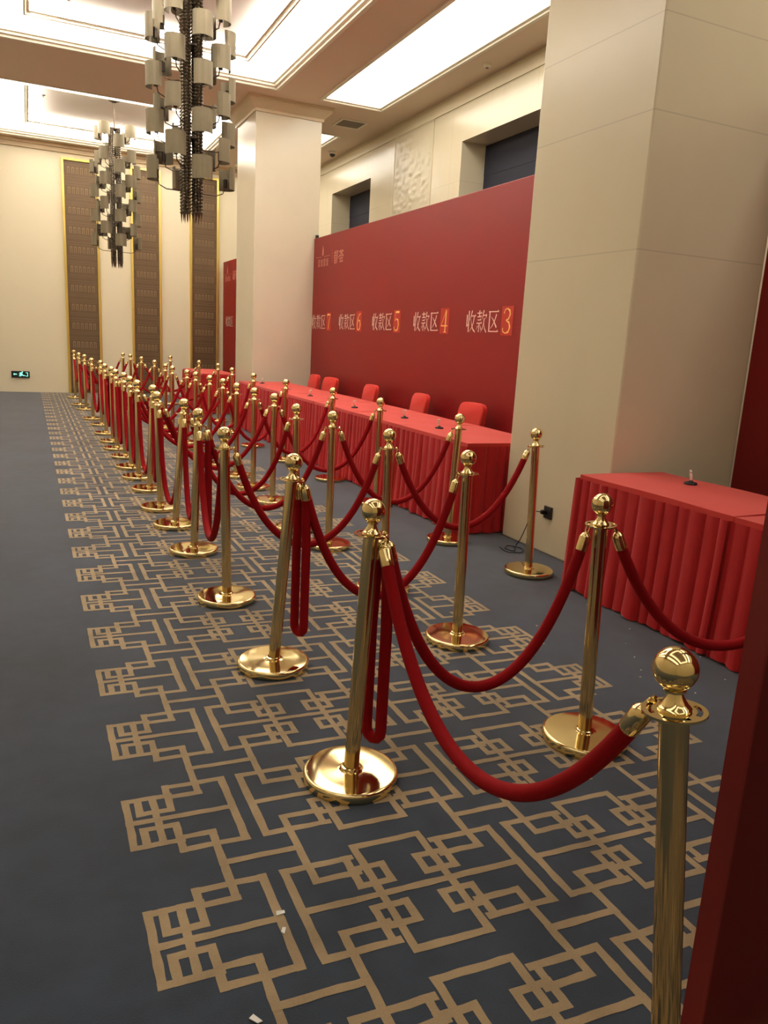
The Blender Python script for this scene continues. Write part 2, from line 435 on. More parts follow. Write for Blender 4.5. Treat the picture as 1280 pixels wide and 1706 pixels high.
# ceiling fittings
t = thing('air_vent', 'square grey air vent in the ceiling by the white column', 'air vent', (5.1, 12.97, 5.0))
mb = MB(); a = .24
for (p, q) in (((-a, -a, -.015), (a, -a+.04, -.001)), ((-a, a-.04, -.015), (a, a, -.001)), ((-a, -a+.04, -.015), (-a+.04, a-.04, -.001)), ((a-.04, -a+.04, -.015), (a, a-.04, -.001))): mb.box(p, q)
mb.build('frame', M_TRIM, t)
mb = MB(); mb.box((-.2, -.2, -.006), (.2, .2, -.002))
for q in range(10): mb.box((-.2, -.195+q*.039, -.014), (.2, -.18+q*.039, -.006))
mb.build('grille', M_GREY, t)
t = thing('dome_camera', 'small dome security camera on the ceiling beyond the air vent', 'security camera', (5.55, 15.0, 5.0))
mb = MB(); mb.lathe([(0, 0), (.075, 0), (.075, -.03), (.06, -.045), (0, -.045)], 20); mb.build('mount', M_WHITEPL, t)
mb = MB(); mb.lathe([(.055, -.045)]+[(.055*cos(a*pi/16), -.045-.055*sin(a*pi/16)) for a in range(9)], 20); mb.build('dome', M_DARKPL, t)
t = thing('smoke_detector', 'small round detector on the ceiling strip near the light panel', 'smoke detector', (5.54, 9.35, 5.0))
mb = MB(); mb.lathe([(0, 0), (.055, 0), (.055, -.02), (.035, -.035), (0, -.04)], 20); mb.build('body', M_TRIM, t)
mb = MB(); mb.lathe([(0, -.04), (.02, -.04), (.02, -.05), (0, -.052)], 12); mb.build('sensor', M_GREY, t)
mb = MB(); mb.box((.07, 14.45, 5.205), (.17, 16.1, 5.249)); o = mb.build('air_diffuser', M_GREY)
tag(o, 'pale narrow strip running along the ceiling panel left of the farther chandelier', 'air vent')
for lab, x, y, z in (('sprinkler head on the ceiling panel beside the pale strip', .42, 15.45, 5.25), ('sprinkler head leftmost on the nearer ceiling panel', .22, 11.0, 5.25), ('sprinkler head second on the nearer ceiling panel', .62, 10.9, 5.25)):
    t = thing('sprinkler_head', lab, 'sprinkler', (x, y, z), 0, 'ceiling sprinklers')
    mb = MB(); mb.lathe([(0, 0), (.035, 0), (.03, -.01), (.012, -.014), (.012, -.03), (0, -.03)], 14); mb.build('body', M_WIRE, t)
    mb = MB(); mb.lathe([(0, -.03), (.02, -.034), (.02, -.038), (0, -.038)], 12); mb.build('deflector', M_BRASSP, t)

# ------------------------------------------------------------------ chandeliers
def chandelier(lab, x, y):
    ztop = 5.25
    t = thing('chandelier', lab, 'chandelier', (x, y, ztop), 0, 'tall chandeliers of curved shades')
    mb = MB(); mb.lathe([(0, 0), (.09, 0), (.09, -.02), (.05, -.035), (.02, -.05), (.0, -.05)], 20); mb.build('canopy', M_WIRE, t)
    mb = MB(); mb.tube([(0, 0, -.04), (0, 0, -.5)], .012, 8); mb.build('rod', M_WIRE, t)
    for i in range(4):
        a = pi/4+pi/2*i; bx, by = .078*cos(a), .078*sin(a)
        mb = MB()
        for s in range(7):
            b = 2*pi*s/7; rr = .034 if s else .0
            px, py = bx+rr*cos(b), by+rr*sin(b)
            z0, z1 = -.45, -2.70+.10*(s % 3)
            n = 74; prof = [(.0, z0)]
            for q in range(n):
                za = z0+(z1-z0)*(q+.25)/n; zb = z0+(z1-z0)*(q+.75)/n
                prof += [(.0185, za), (.009, zb)]
            prof += [(.004, z1-.05), (0, z1-.08)]
            mb.lathe(prof, 6, (px, py, 0))
        mb.build('bead_strand', M_BEAD, t)
    for z in (-.46, -1.2, -2.0):
        mb = MB(); mb.lathe([(.02, z), (.1, z), (.1, z-.02), (.02, z-.02)], 20); mb.build('spindle_disc', M_WIRE, t)
    for c in range(8):
        a = 2*pi*c/8+.1; r = .30 if c % 2 else .335
        for k in range(5):
            zc = -.52-.4*k-(.0 if c % 2 else .2)
            if k == 0 and c % 4 == 0: continue
            mb = MB(); n = 12; rad = .095; h = .102; th = .004
            ctr = Vector((r*cos(a), r*sin(a), zc)); vs = []; fs = []
            tw = a + (.45, -.35, .1, -.6, .25)[(c*3+k) % 5]
            for j in range(n+1):
                b = tw+R(-96)+R(192)*j/n
                for rr in (rad, rad-th):
                    for zz in (-h, h): vs.append(ctr+Vector((rr*cos(b)*1.0, rr*sin(b), zz)))
            for j in range(n):
                p, q = 4*j, 4*j+4
                fs += [(p, q, q+1, p+1), (p+2, p+3, q+3, q+2), (p+1, q+1, q+3, p+3), (p, p+2, q+2, q)]
            fs += [(0, 1, 3, 2), (4*n, 4*n+2, 4*n+3, 4*n+1)]
            mb.add(vs, fs, 0, False)
            sh = mb.build('lamp_shade', M_SHADE, t)
            mb = MB(); e = Vector((cos(a), sin(a), 0))
            mb.tube([e*.07+Vector((0, 0, zc-.17)), e*(r-.09)+Vector((0, 0, zc-.17)), e*(r-.02)+Vector((0, 0, zc-.14)), ctr+Vector((0, 0, -.06))], .0055, 6)
            mb.tube([ctr+Vector((0, 0, -.09)), ctr+Vector((0, 0, -.01))], .02, 10)
            mb.tube([ctr, ctr+e*(rad-.002)], .005, 6)
            mb.build('lamp_arm', M_WIRE, sh)
    return t
chandelier('nearer chandelier, tall grey one cut off by the top of the picture', 1.515, 8.0)
chandelier('farther chandelier, whole grey one hanging before the far wall panels', 1.52, 15.0)

# ------------------------------------------------------------------ backdrops with lettering
def stroke(mb, pts, wd, to3, mi=0):
    P = [Vector(p) for p in pts]; n = len(P); ws = wd if isinstance(wd, (list, tuple)) else [wd]*n
    L = []; Rr = []
    for i in range(n):
        if i == 0: d = P[1]-P[0]
        elif i == n-1: d = P[-1]-P[-2]
        else: d = (P[i+1]-P[i]).normalized()+(P[i]-P[i-1]).normalized()
        d.normalize(); m = Vector((-d.y, d.x))*ws[i]/2; L.append(P[i]+m); Rr.append(P[i]-m)
    for i in range(n-1):
        mb.quad([to3(q) for q in (L[i], L[i+1], Rr[i+1], Rr[i])], mi)
TH, TK = .045, .095
def hz(xa, xb, y): return ([(xa, y), (xb-.10, y), (xb-.06, y+.035), (xb, y-.01)], [TH, TH, TH*2.0, TH*.6])
GL = {
 'shou': [([(.12, .80), (.12, .30)], TK), ([(.10, .27), (.2, .33), (.36, .44)], [.07, .05, .02]), ([(.31, .97), (.31, .03)], TK),
          ([(.62, .98), (.53, .74), (.40, .54)], [.09, .06, .015]), hz(.54, 1.0, .74),
          ([(.86, .74), (.80, .48), (.68, .25), (.40, .02)], [.08, .07, .05, .012]), ([(.52, .62), (.62, .36), (.78, .15), (1.0, .03)], [.015, .05, .08, .06])],
 'kuan': [hz(.02, .50, .86), ([(.25, .98), (.25, .69)], TK*.9), hz(.06, .46, .70), hz(.09, .43, .56), hz(.0, .52, .42), ([(.26, .42), (.26, .05), (.16, .10)], [TK, TK*.8, .015]),
          ([(.13, .31), (.01, .12)], [.06, .012]), ([(.37, .32), (.49, .14)], [.015, .07]),
          ([(.67, .98), (.60, .75), (.50, .57)], [.09, .06, .012]), hz(.61, .98, .76), ([(.96, .77), (.87, .60)], [.06, .012]),
          ([(.73, .64), (.71, .42), (.62, .20), (.44, .02)], [.08, .07, .05, .012]), ([(.73, .42), (.82, .20), (1.0, .03)], [.015, .06, .07])],
 'qu': [hz(.03, .95, .91), ([(.13, .91), (.13, .06)], TK), hz(.10, 1.0, .07),
        ([(.77, .80), (.62, .52), (.44, .32), (.24, .18)], [.08, .06, .045, .012]), ([(.28, .70), (.52, .54), (.82, .24)], [.015, .06, .09])],
 '3': [([(.12, .78), (.2, .92), (.45, .97), (.72, .88), (.78, .74), (.66, .58), (.38, .52)], [.10, .05, .04, .11, .13, .08, .03]), ([(.38, .52), (.72, .44), (.86, .26), (.74, .08), (.42, .02), (.14, .10), (.10, .22)], [.03, .09, .15, .10, .04, .06, .10])],
 '4': [([(.66, .98), (.06, .30)], [.04, .04]), ([(.04, .29), (.96, .29)], .05), ([(.66, .98), (.66, .03)], .15), ([(.48, .02), (.84, .02)], .035)],
 '5': [([(.22, .95), (.86, .95)], [.08, .11]), ([(.22, .97), (.18, .52)], [.045, .035]), ([(.18, .52), (.42, .62), (.70, .56), (.84, .34), (.72, .10), (.40, .02), (.14, .10), (.10, .22)], [.03, .05, .11, .15, .10, .04, .06, .10])],
 '6': [([(.82, .93), (.50, .86), (.24, .62), (.14, .34), (.26, .08), (.50, .02)], [.04, .06, .11, .14, .11, .04]), ([(.50, .02), (.76, .10), (.86, .30), (.74, .52), (.50, .58), (.22, .44)], [.04, .10, .14, .10, .05, .03])],
 '7': [([(.10, .76), (.12, .94)], [.03, .06]), ([(.12, .92), (.90, .92)], [.11, .06]), ([(.90, .92), (.56, .48), (.44, .02)], [.035, .10, .15])],
}
def place_glyph(mb, g, X, ystart, wdt, z0, h, mi=0, slant=0.):
    """text runs toward -Y as seen from the room"""
    f = lambda q: (X, ystart-(q[0]+slant*(q[1]-.5))*wdt, z0+q[1]*h)
    for p, wd in GL[g]: stroke(mb, p, wd, f, mi)
def logo(t, X, yc, s=1.0, wide=True):
    """flame mark over a thin rule and a short line of small characters, then two larger characters"""
    mb = MB(); f = lambda q: (X, yc-q[0], q[1])
    stroke(mb, [(0, 2.73), (0, 2.76), (.005, 2.80), (0, 2.85), (-.004, 2.89)], [.05, .075, .065, .035, .004], f)
    stroke(mb, [(-.33, 2.715), (-.05, 2.712)], .008, f); stroke(mb, [(.05, 2.712), (.33, 2.715)], .008, f)
    for q in range(4):
        o = -.215+q*.125
        for a, b in (((o, 2.665), (o+.1, 2.665)), ((o, 2.635), (o+.1, 2.635)), ((o+.01, 2.60), (o+.09, 2.60)), ((o+.005, 2.575), (o+.095, 2.575))): stroke(mb, [a, b], .011, f)
        for xx in (.02, .052, .082): stroke(mb, [(o+xx, 2.682-.01*(q % 2)), (o+xx, 2.565)], .013, f)
    if wide:
        stroke(mb, [(.42, 2.80), (.42, 2.60)], .007, f)
        O, D = .50, .60                          # two larger characters
        def g(x, y): return (O+x*.19, 2.575+y*.19)
        def g2(x, y): return (O+.215+x*.19, 2.575+y*.19)
        for a, b, wd in (((.0, .82), (.5, .82), .018), ((.25, 1.), (.25, .6), .02), ((-.03, .6), (.55, .6), .018), ((.5, .98), (.05, .4), .018), ((.14, .44), (.14, .02), .02), ((.46, .44), (.46, .02), .02), ((.14, .42), (.46, .42), .016), ((.14, .23), (.46, .23), .016), ((.14, .04), (.46, .04), .016), ((.66, .95), (.66, .0), .024), ((.66, .93), (.95, .93), .016), ((.95, .93), (.8, .62), .016), ((.8, .62), (.95, .4), .018), ((.95, .4), (.78, .3), .016)):
            stroke(mb, [g(*a), g(*b)], wd, f)
        for a, b, wd in (((.0, .85), (1., .85), .018), ((.3, 1.), (.3, .72), .02), ((.7, 1.), (.7, .72), .02), ((.5, .74), (.0, .45), .02), ((.5, .74), (1., .45), .022), ((.25, .5), (.75, .5), .016), ((.1, .33), (.9, .33), .016), ((.45, .33), (.2, .08), .018), ((.2, .06), (.8, .1), .018), ((.65, .25), (.88, .02), .022)):
            stroke(mb, [g2(*a), g2(*b)], wd, f)
    mb.build('logo', M_LOGO, t)
def backdrop(label, X, ya, yb, h, texts, lg=None, rows=True):
    t = thing('backdrop', label, 'backdrop', (X, (ya+yb)/2, 0)); yo = (ya+yb)/2
    mb = MB(); mb.box((0, ya-yo, 0), (.06, yb-yo, h)); mb.build('printed_panel', M_BACK, t, bevel=.01)
    e = -.0015
    for num, y in texts:
        mb = MB(); y -= yo
        z0, hh = 1.585, .235
        for i, gname in enumerate(('shou', 'kuan', 'qu')): place_glyph(mb, gname, e, y-.225*i, .20, z0, hh)
        mb.build('lettering', M_LETTER, t)
        if num:
            mb = MB(); mb.quad([(e, y-.70, z0-.02), (e, y-.905, z0-.02), (e, y-.905, z0+.265), (e, y-.70, z0+.265)]); pa = mb.build('number_patch', M_PATCH, t)
            mb = MB(); place_glyph(mb, num, e-.0015, y-.72, .165, z0-.005, .255, 0, .06); mb.build('number', M_GOLDP, pa)
    if lg is not None:
        t2 = lg-yo; logo(t, e, t2, wide=True)
    return t
bd = backdrop('long red backdrop behind the table row with five numbered pay areas', 4.34, 4.9, 12.44, 3.03,
         [('3', 7.37), ('4', 8.65), ('5', 9.92), ('6', 11.19), ('7', 12.43)], 12.0)
backdrop('far red backdrop partly hidden behind the white column', 4.08, 13.7, 17.85, 3.0, [('', 17.55), ('', 16.3)], 17.42)
backdrop('red backdrop at the right edge behind the nearest table', 4.40, -1.5, 3.70, 3.05, [])
mb = MB(); mb.lathe([(0, 0), (.03, 0), (.03, .05), (0, .05)], 10, (.03, 3.72, 3.03)); mb.build('post_cap', M_BLACK, bd)

# dark red board in the right foreground
t = thing('display_board', 'dark red standing board cut off by the right edge of the picture', 'board', (1.206, .88, 0))
mb = MB(); mb.box((0, 0, .0), (1.3, .04, 2.0)); mb.build('panel', M_BOARD, t, bevel=.004)
mb = MB(); mb.box((-.006, -.004, 0), (.0, .044, 2.0)); mb.build('edge_strip', mat('board_edge', (112, 14, 12), .5), t)

# ------------------------------------------------------------------ tables
def table(label, x0, y0, length, depth, front=True, near=False, far=False, ht=.715, grp='red skirted tables', seed=0, rz=0.):
    rnd = random.Random(seed)
    t = thing('banquet_table', label, 'table', (x0, y0, 0), rz, grp)
    mb = MB(); mb.box((.03, .012, ht-.05), (depth-.02, length-.012, ht-.022)); mb.build('tabletop', mat('tabletop_wood', (150, 120, 84), .6) if 'tabletop_wood' not in bpy.data.materials else bpy.data.materials['tabletop_wood'], t)
    # cloth over the top with a short hem and soft ripples
    mb = MB(); nx, ny = 16, 24; vs = []; fs = []
    for j in range(ny+1):
        for i in range(nx+1):
            X = depth*i/nx; Y = length*j/ny
            z = ht+.0025*sin(X*9+seed)*sin(Y*7+seed*2)
            vs.append((X, Y+.001*(1 if j == 0 else -1 if j == ny else 0), z))
    for j in range(ny):
        for i in range(nx):
            a = j*(nx+1)+i; fs.append((a, a+1, a+nx+2, a+nx+1))
    mb.add(vs, fs, 0, True)
    hem = []
    edge = [(depth*i/nx, 0.) for i in range(nx, -1, -1)] + [(0., length*j/ny) for j in range(1, ny+1)] + [(depth*i/nx, length) for i in range(1, nx+1)]
    vs = []; fs = []
    for q, (X, Y) in enumerate(edge):
        z = ht+.0025*sin(X*9+seed)*sin(Y*7+seed*2); dd = .035+.006*sin(q*.7+seed)
        vs += [(X, Y, z), (X-.002*(X == 0), Y, z-dd)]
    for q in range(len(edge)-1): fs.append((2*q, 2*q+1, 2*q+3, 2*q+2))
    mb.add(vs, fs, 0, True)
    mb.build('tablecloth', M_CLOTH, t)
    # pleated skirt
    path = []
    if near: path += [((depth*(1-s/30), 0.), (0, -1)) for s in range(31)]
    if front: path += [((0., length*s/120), (-1, 0)) for s in range(121)]
    if far: path += [((depth*s/30, length), (0, 1)) for s in range(31)]
    # resample by arc length
    pts = []
    for (a, n) in path:
        if pts and (Vector(a)-pts[-1][0]).length < 1e-6:
            pts[-1] = (pts[-1][0], (pts[-1][1]+Vector(n)).normalized()); continue
        pts.append((Vector(a), Vector(n)))
    fine = []
    for i in range(len(pts)-1):
        k = max(1, int((pts[i+1][0]-pts[i][0]).length/.0066))
        for q in range(k):
            u = q/k; fine.append((pts[i][0].lerp(pts[i+1][0], u), pts[i][1].lerp(pts[i+1][1], u)))
    fine.append(pts[-1])
    zs = [.69, .60, .48, .34, .2, .08, .012]
    vs = []; fs = []; s = 0.; pos = 0.; nxt = 0.; ph = 0.; wpl = .11; amp = 1.
    for i, (p, n) in enumerate(fine):
        if i: s += (p-fine[i-1][0]).length
        if s >= nxt: pos = nxt; wpl = rnd.uniform(.06, .115); nxt += wpl; amp = rnd.uniform(.6, 1.25); kick = rnd.uniform(-.012, .018)
        u = (s-pos)/wpl
        fold = max(0., sin(pi*min(1., u)**.75))**.42          # soft pleat with a narrow crease
        for z in zs:
            d = (.69-z)/.69
            fl = 1. if abs(n.x) > .8 else .35
            off = .003+.036*min(amp, 1.05)*fold*(.65+.35*d)+fl*(.014*d*d+.012*d*fold*amp*(.6+.4*sin(s*9+seed))+.7*kick*d*d)
            hemz = .006*sin(s*31+seed) if z < .05 else 0
            vs.append((p.x+n.x*off, p.y+n.y*off, max(.003, z+hemz)))
    m = len(zs)
    for i in range(len(fine)-1):
        for j in range(m-1): fs.append((i*m+j, (i+1)*m+j, (i+1)*m+j+1, i*m+j+1))
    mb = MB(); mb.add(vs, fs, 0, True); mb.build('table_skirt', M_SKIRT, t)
    return t
L = 1.18
for i in range(6):
    table('red skirted table before the long backdrop, %s from the camera end' % ORD[i], 3.015+random.uniform(-.005, .005), 4.955+L*i, L-.004, .80, True, i == 0, i == 5, .715+random.uniform(0, .003), 'tables in the middle row', i)
table('nearest red skirted table, right of the big stone column', 3.02, 2.49, 1.135, .66, True, False, True, .715, 'tables by the right edge', 21)
table('red skirted table cut off by the right edge of the picture', 3.015, 1.30, L, .66, True, True, False, .713, 'tables by the right edge', 22)
table('farthest red skirted table beyond the white column', 2.80, 13.86, 1.85, .66, True, True, True, .715, None, 31)

# ------------------------------------------------------------------ covered chairs
def chair():
    t = thing('banquet_chair', 'chair', 'chair', (0, 0, 0), 0, 'red covered chairs behind the middle tables')
    # back: rounded slab, slightly reclined; faces -X
    mb = MB(); n = 28; hw = .22; top = .875; z0 = .40
    out = []
    for q in range(n+1):
        a = pi*q/n; e = .42
        cx_, sz_ = cos(a), sin(a)
        px = hw*(abs(cx_)**e)*(1 if cx_ >= 0 else -1); pz = (top-.18)+.18*(abs(sz_)**e)
        out.append((px*(1+.04*(pz-.6)), pz))
    out = [(hw*.95, z0)]+out+[(-hw*.95, z0)]
    vs = []; fs = []; m = len(out)
    for lay, (dx, sc) in enumerate(((-.034, .94), (-.02, 1.0), (.03, 1.0), (.034, .95))):
        for (py, pz) in out:
            zc = .62; rec = (pz-.4)*.16
            vs.append((dx+rec, py*sc, zc+(pz-zc)*(sc if pz > zc else 1)))
    for lay in range(3):
        for i in range(m-1): fs.append((lay*m+i, lay*m+i+1, (lay+1)*m+i+1, (lay+1)*m+i))
    fs.append(tuple(range(m-1, -1, -1))); fs.append(tuple(3*m+i for i in range(m)))
    mb.add(vs, fs, 0, True)
    mb.build('backrest_cover', M_CHAIR, t)
    mb = MB(); vs = []; fs = []
    sec = [(0, .46), (.0, .44), (.01, .25), (.03, .0)]
    for (g, z) in sec: vs += [(-.42-g, -.21-g, z), (.03+g*.4, -.21-g, z), (.03+g*.4, .21+g, z), (-.42-g, .21+g, z)]
    fs.append((0, 1, 2, 3))
    for j in range(3):
        for i in range(4): fs.append((j*4+i, (j+1)*4+i, (j+1)*4+(i+1) % 4, j*4+(i+1) % 4))
    mb.add(vs, fs); mb.build('seat_cover', M_CHAIR, t, bevel=.02)
    return t
c0 = chair()
for i, (y, rz) in enumerate(((6.77, .06), (7.95, -.10), (9.40, -.06), (10.92, .10), (11.66, -.05))):
    o = c0 if i == 0 else copy_tree(c0)
    o.location = (4.08, y, 0); o.rotation_euler = (0, 0, rz)
    o['label'] = 'red covered chair behind the table row, %s from the big column' % ORD[i]

# ------------------------------------------------------------------ desk pens on the tables
def penstand():
    t = thing('desk_pen', 'pen', 'pen stand', (0, 0, .715), 0, 'desk pens on black bases along the tables')
    mb = MB(); mb.lathe([(0, 0), (.036, 0), (.038, .004), (.034, .011), (.014, .015), (.010, .022), (0, .024)], 24); mb.build('base', M_BLACK, t)
    mb = MB(); mb.tube([(0, 0, .02), (.004, 0, .032), (.010, 0, .046)], [.006, .008, .010], 10); mb.build('socket', M_PINK, t)
    mb = MB(); mb.tube([(.008, 0, .04), (.018, .004, .062), (.01, .008, .076), (-.012, .008, .078), (-.016, .006, .070)], [.008, .008, .007, .006, .004], 10); mb.build('pen', M_WHITEPL, t)
    return t
p0 = penstand()
for i, (x, y, lab) in enumerate(((3.50, 3.22, 'black based desk pen on the nearest table at right'), (3.27, 5.88, 'black based desk pen on the table row, nearest the big column'), (3.33, 6.70, 'black based desk pen on the table row, second from the big column'), (3.22, 7.72, 'black based desk pen on the table row, third from the big column'), (3.22, 9.2, 'black based desk pen on the table row, fourth from the big column'), (3.24, 11.5, 'black based desk pen at the far end of the table row'))):
    o = p0 if i == 0 else copy_tree(p0)
    o.location = (x, y, .7175); o.rotation_euler = (0, 0, .9+i*.7); o['label'] = lab

# ------------------------------------------------------------------ wall socket, plug and cord
t = thing('wall_socket', 'dark wall socket low on the big stone column', 'socket', (3.34, 4.31, .305))
mb = MB(); mb.box((-.012, -.045, -.045), (0, .045, .045)); mb.build('plate', M_DARKPL, t, bevel=.004)
t2 = thing('power_cord', 'thin black plug and cord trailing from the wall socket to the floor', 'cord', (3.34, 4.31, 0))
mb = MB(); mb.box((-.055, .0, .292), (-.012, .03, .322)); mb.build('plug', M_BLACK, t2, bevel=.006)
mb = MB(); pts = [(-.05, .015, .307), (-.075, .05, .307), (-.08, .10, .28), (-.07, .15, .18), (-.08, .2, .06), (-.10, .22, .008), (-.15, .16, .006), (-.20, .1, .006), (-.22, .18, .006), (-.15, .24, .006), (-.10, .15, .006), (-.17, .05, .006), (-.26, .10, .006), (-.24, .22, .006)]
def smooth_pts(P, k=6):
    P = [Vector(p) for p in P]; out = []
    for i in range(len(P)-1):
        a, b, c, d = P[max(i-1, 0)], P[i], P[i+1], P[min(i+2, len(P)-1)]
        for q in range(k):
            u = q/k; out.append(.5*((2*b)+(c-a)*u+(2*a-5*b+4*c-d)*u*u+(3*b-a-3*c+d)*u**3))
    return out+[P[-1]]
mb.tube(smooth_pts(pts), .0035, 6); mb.build('cord', M_BLACK, t2)

# ------------------------------------------------------------------ stanchions
ZR = .845
def stanchion():
    t = thing('rope_stanchion', 's', 'stanchion', (0, 0, 0), 0, 'polished brass rope stanchions')
    mb = MB(); mb.lathe([(0, .0), (.150, .0), (.157, .003), (.159, .008), (.159, .026), (.158, .030), (.155, .0335), (.151, .0352), (.147, .0356), (.10, .0368), (.045, .0376), (.040, .038), (.033, .0395), (.031, .046), (.0262, .048)], 56); mb.build('base', M_BRASS, t)
    mb = MB(); mb.lathe([(.0255, .028), (.0255, ZR-.004), (.028, ZR-.002), (.0, ZR-.001)], 28); mb.build('pole', M_BRASSP, t)
    mb = MB(); n = 40; rad = (.020, .0375, .0465, .055); zt, zb = ZR+.003, ZR-.002
    slot = lambda i: (i % 10) not in (0, 1, 9)
    vs = []; fs = []
    for z in (zb, zt):
        for r in rad:
            for i in range(n): vs.append((r*cos(2*pi*i/n), r*sin(2*pi*i/n), z))
    I = lambda l, k, i: l*4*n+k*n+(i % n)
    for i in range(n):
        for k in range(3):
            if k == 1 and slot(i): continue
            fs.append((I(1, k, i), I(1, k+1, i), I(1, k+1, i+1), I(1, k, i+1))); fs.append((I(0, k, i), I(0, k, i+1), I(0, k+1, i+1), I(0, k+1, i)))
        fs.append((I(0, 3, i), I(0, 3, i+1), I(1, 3, i+1), I(1, 3, i)))
        if slot(i):
            fs.append((I(0, 1, i), I(0, 1, i+1), I(1, 1, i+1), I(1, 1, i))); fs.append((I(0, 2, i), I(1, 2, i), I(1, 2, i+1), I(0, 2, i+1)))
    mb.add(vs, fs); mb.build('rope_ring', M_BRASS, t)
    prof = [(.0285, ZR+.003), (.029, ZR+.0065), (.0265, ZR+.010), (.025, ZR+.011), (.020, ZR+.019), (.0155, ZR+.027), (.014, ZR+.034), (.019, ZR+.0365), (.019, ZR+.040)]
    rb = .0385; zc = .9215
    a0 = math.asin(-math.sqrt(1-(.016/rb)**2))
    for q in range(21):
        a = a0+(pi/2-a0)*q/20; prof.append((rb*cos(a), zc+rb*sin(a)))
    mb = MB(); mb.lathe(prof, 40); mb.build('ball_finial', M_BRASS, t)
    return t
A = [(.92, 2.10, .035), (.93, 3.04, .07), (.935, 3.95, -.02), (.945, 4.94, .03), (.945, 5.67, .07), (.93, 6.27, -.02), (.95, 7.05, .04), (.93, 7.66, 0), (.93, 8.25, 0), (.945, 8.95, 0), (.92, 9.58, 0), (.93, 10.2, 0), (.92, 11.0, 0), (.945, 12.0, 0), (.88, 12.8, 0), (.87, 14.3, 0), (.825, 15.1, 0), (.82, 16.65, 0)]
B = [(1.855, 2.04, -.045), (1.885, 3.06, -.015), (1.85, 3.88, -.01), (1.87, 4.86, 0), (1.80, 5.38, -.02), (1.90, 6.35, 0), (1.90, 7.0, 0), (1.89, 7.63, 0), (1.91, 8.33, 0), (1.89, 8.91, 0), (1.86, 9.59, 0), (1.84, 10.06, 0), (1.81, 11.0, 0), (1.82, 11.67, 0), (1.85, 12.95, 0), (1.82, 14.32, 0), (1.77, 15.55, 0), (1.71, 16.25, 0)]
XTRA = (1.60, 9.45)                       # a post standing inside the lane
C = [(2.93, 3.93, -.04), (2.80, 4.79, .03), (2.79, 6.1, 0), (2.80, 7.3, 0), (2.69, 8.54, 0), (2.63, 9.74, 0), (2.69, 11.15, 0), (2.81, 12.62, 0), (2.70, 13.62, 0), (2.52, 15.54, 0)]
st0 = stanchion(); used = [0]
TOPS = {}
def post(key, x, y, lean, label, grp):
    o = st0 if not used[0] else copy_tree(st0); used[0] = 1
    o.location = (x, y, 0); o['label'] = label; o['group'] = grp
    lx, ly = lean if isinstance(lean, tuple) else (lean, 0.)
    up_ = Vector((lx, ly, .92)).normalized()          # some poles lean a little in their bases
    eu = Vector((0, 0, 1)).rotation_difference(up_).to_euler()
    for ch in o.children: ch.rotation_euler = (0, 0, 0) if ch.name.split('.')[0] == 'base' else eu
    TOPS[key] = Vector((x, y, 0))+up_*ZR
post('P0', 1.027, .79, (-.045, .089), 'brass rope stanchion closest to the camera, at the lower right', 'front stanchion')
tag(st0, None, None, 'brass stanchions')
GA, GB, GC = 'brass stanchions in the left line', 'brass stanchions in the middle line', 'brass stanchions along the tables'
for i, (x, y, l) in enumerate(A): post(('A', i), x, y, l, 'brass rope stanchion in the left line by the open aisle, %s from the camera' % ORD[i], GA)
for i, (x, y, l) in enumerate(B): post(('B', i), x, y, l, 'brass rope stanchion in the middle line of the queue, %s from the camera' % ORD[i], GB)
for i, (x, y, l) in enumerate(C): post(('C', i), x, y, l, 'brass rope stanchion in the line along the tables, %s from the camera' % ORD[i], GC)
post('C0', 2.77, 1.70, 0, 'brass rope stanchion before the nearest table, hidden beyond the right edge', GC)

# ------------------------------------------------------------------ ropes
ROPE_R = .0198
def catenary(a, b, Lr, n):
    a, b = Vector(a), Vector(b); d = b-a; hx = sqrt(d.x**2+d.y**2); dz = d.z
    Lr = max(Lr, sqrt(hx*hx+dz*dz)*1.01)
    k = sqrt(Lr*Lr-dz*dz)/hx; lo, hi = 1e-4, 40.
    for _ in range(80):
        m = (lo+hi)/2
        if math.sinh(m)/m < k: lo = m
        else: hi = m
    u = (lo+hi)/2; aa = hx/(2*u)
    xm = hx/2-aa*math.asinh(dz/(2*aa*math.sinh(u)))
    # sample evenly in arc length
    s0 = aa*math.sinh(-xm/aa); s1 = aa*math.sinh((hx-xm)/aa)
    out = []; e = Vector((d.x, d.y, 0))/hx; c = a.z-aa*math.cosh(-xm/aa)
    for i in range(n+1):
        s = s0+(s1-s0)*i/n; x = xm+aa*math.asinh(s/aa)
        out.append(a+e*x+Vector((0, 0, c+aa*math.cosh((x-xm)/aa)-a.z)))
    return out
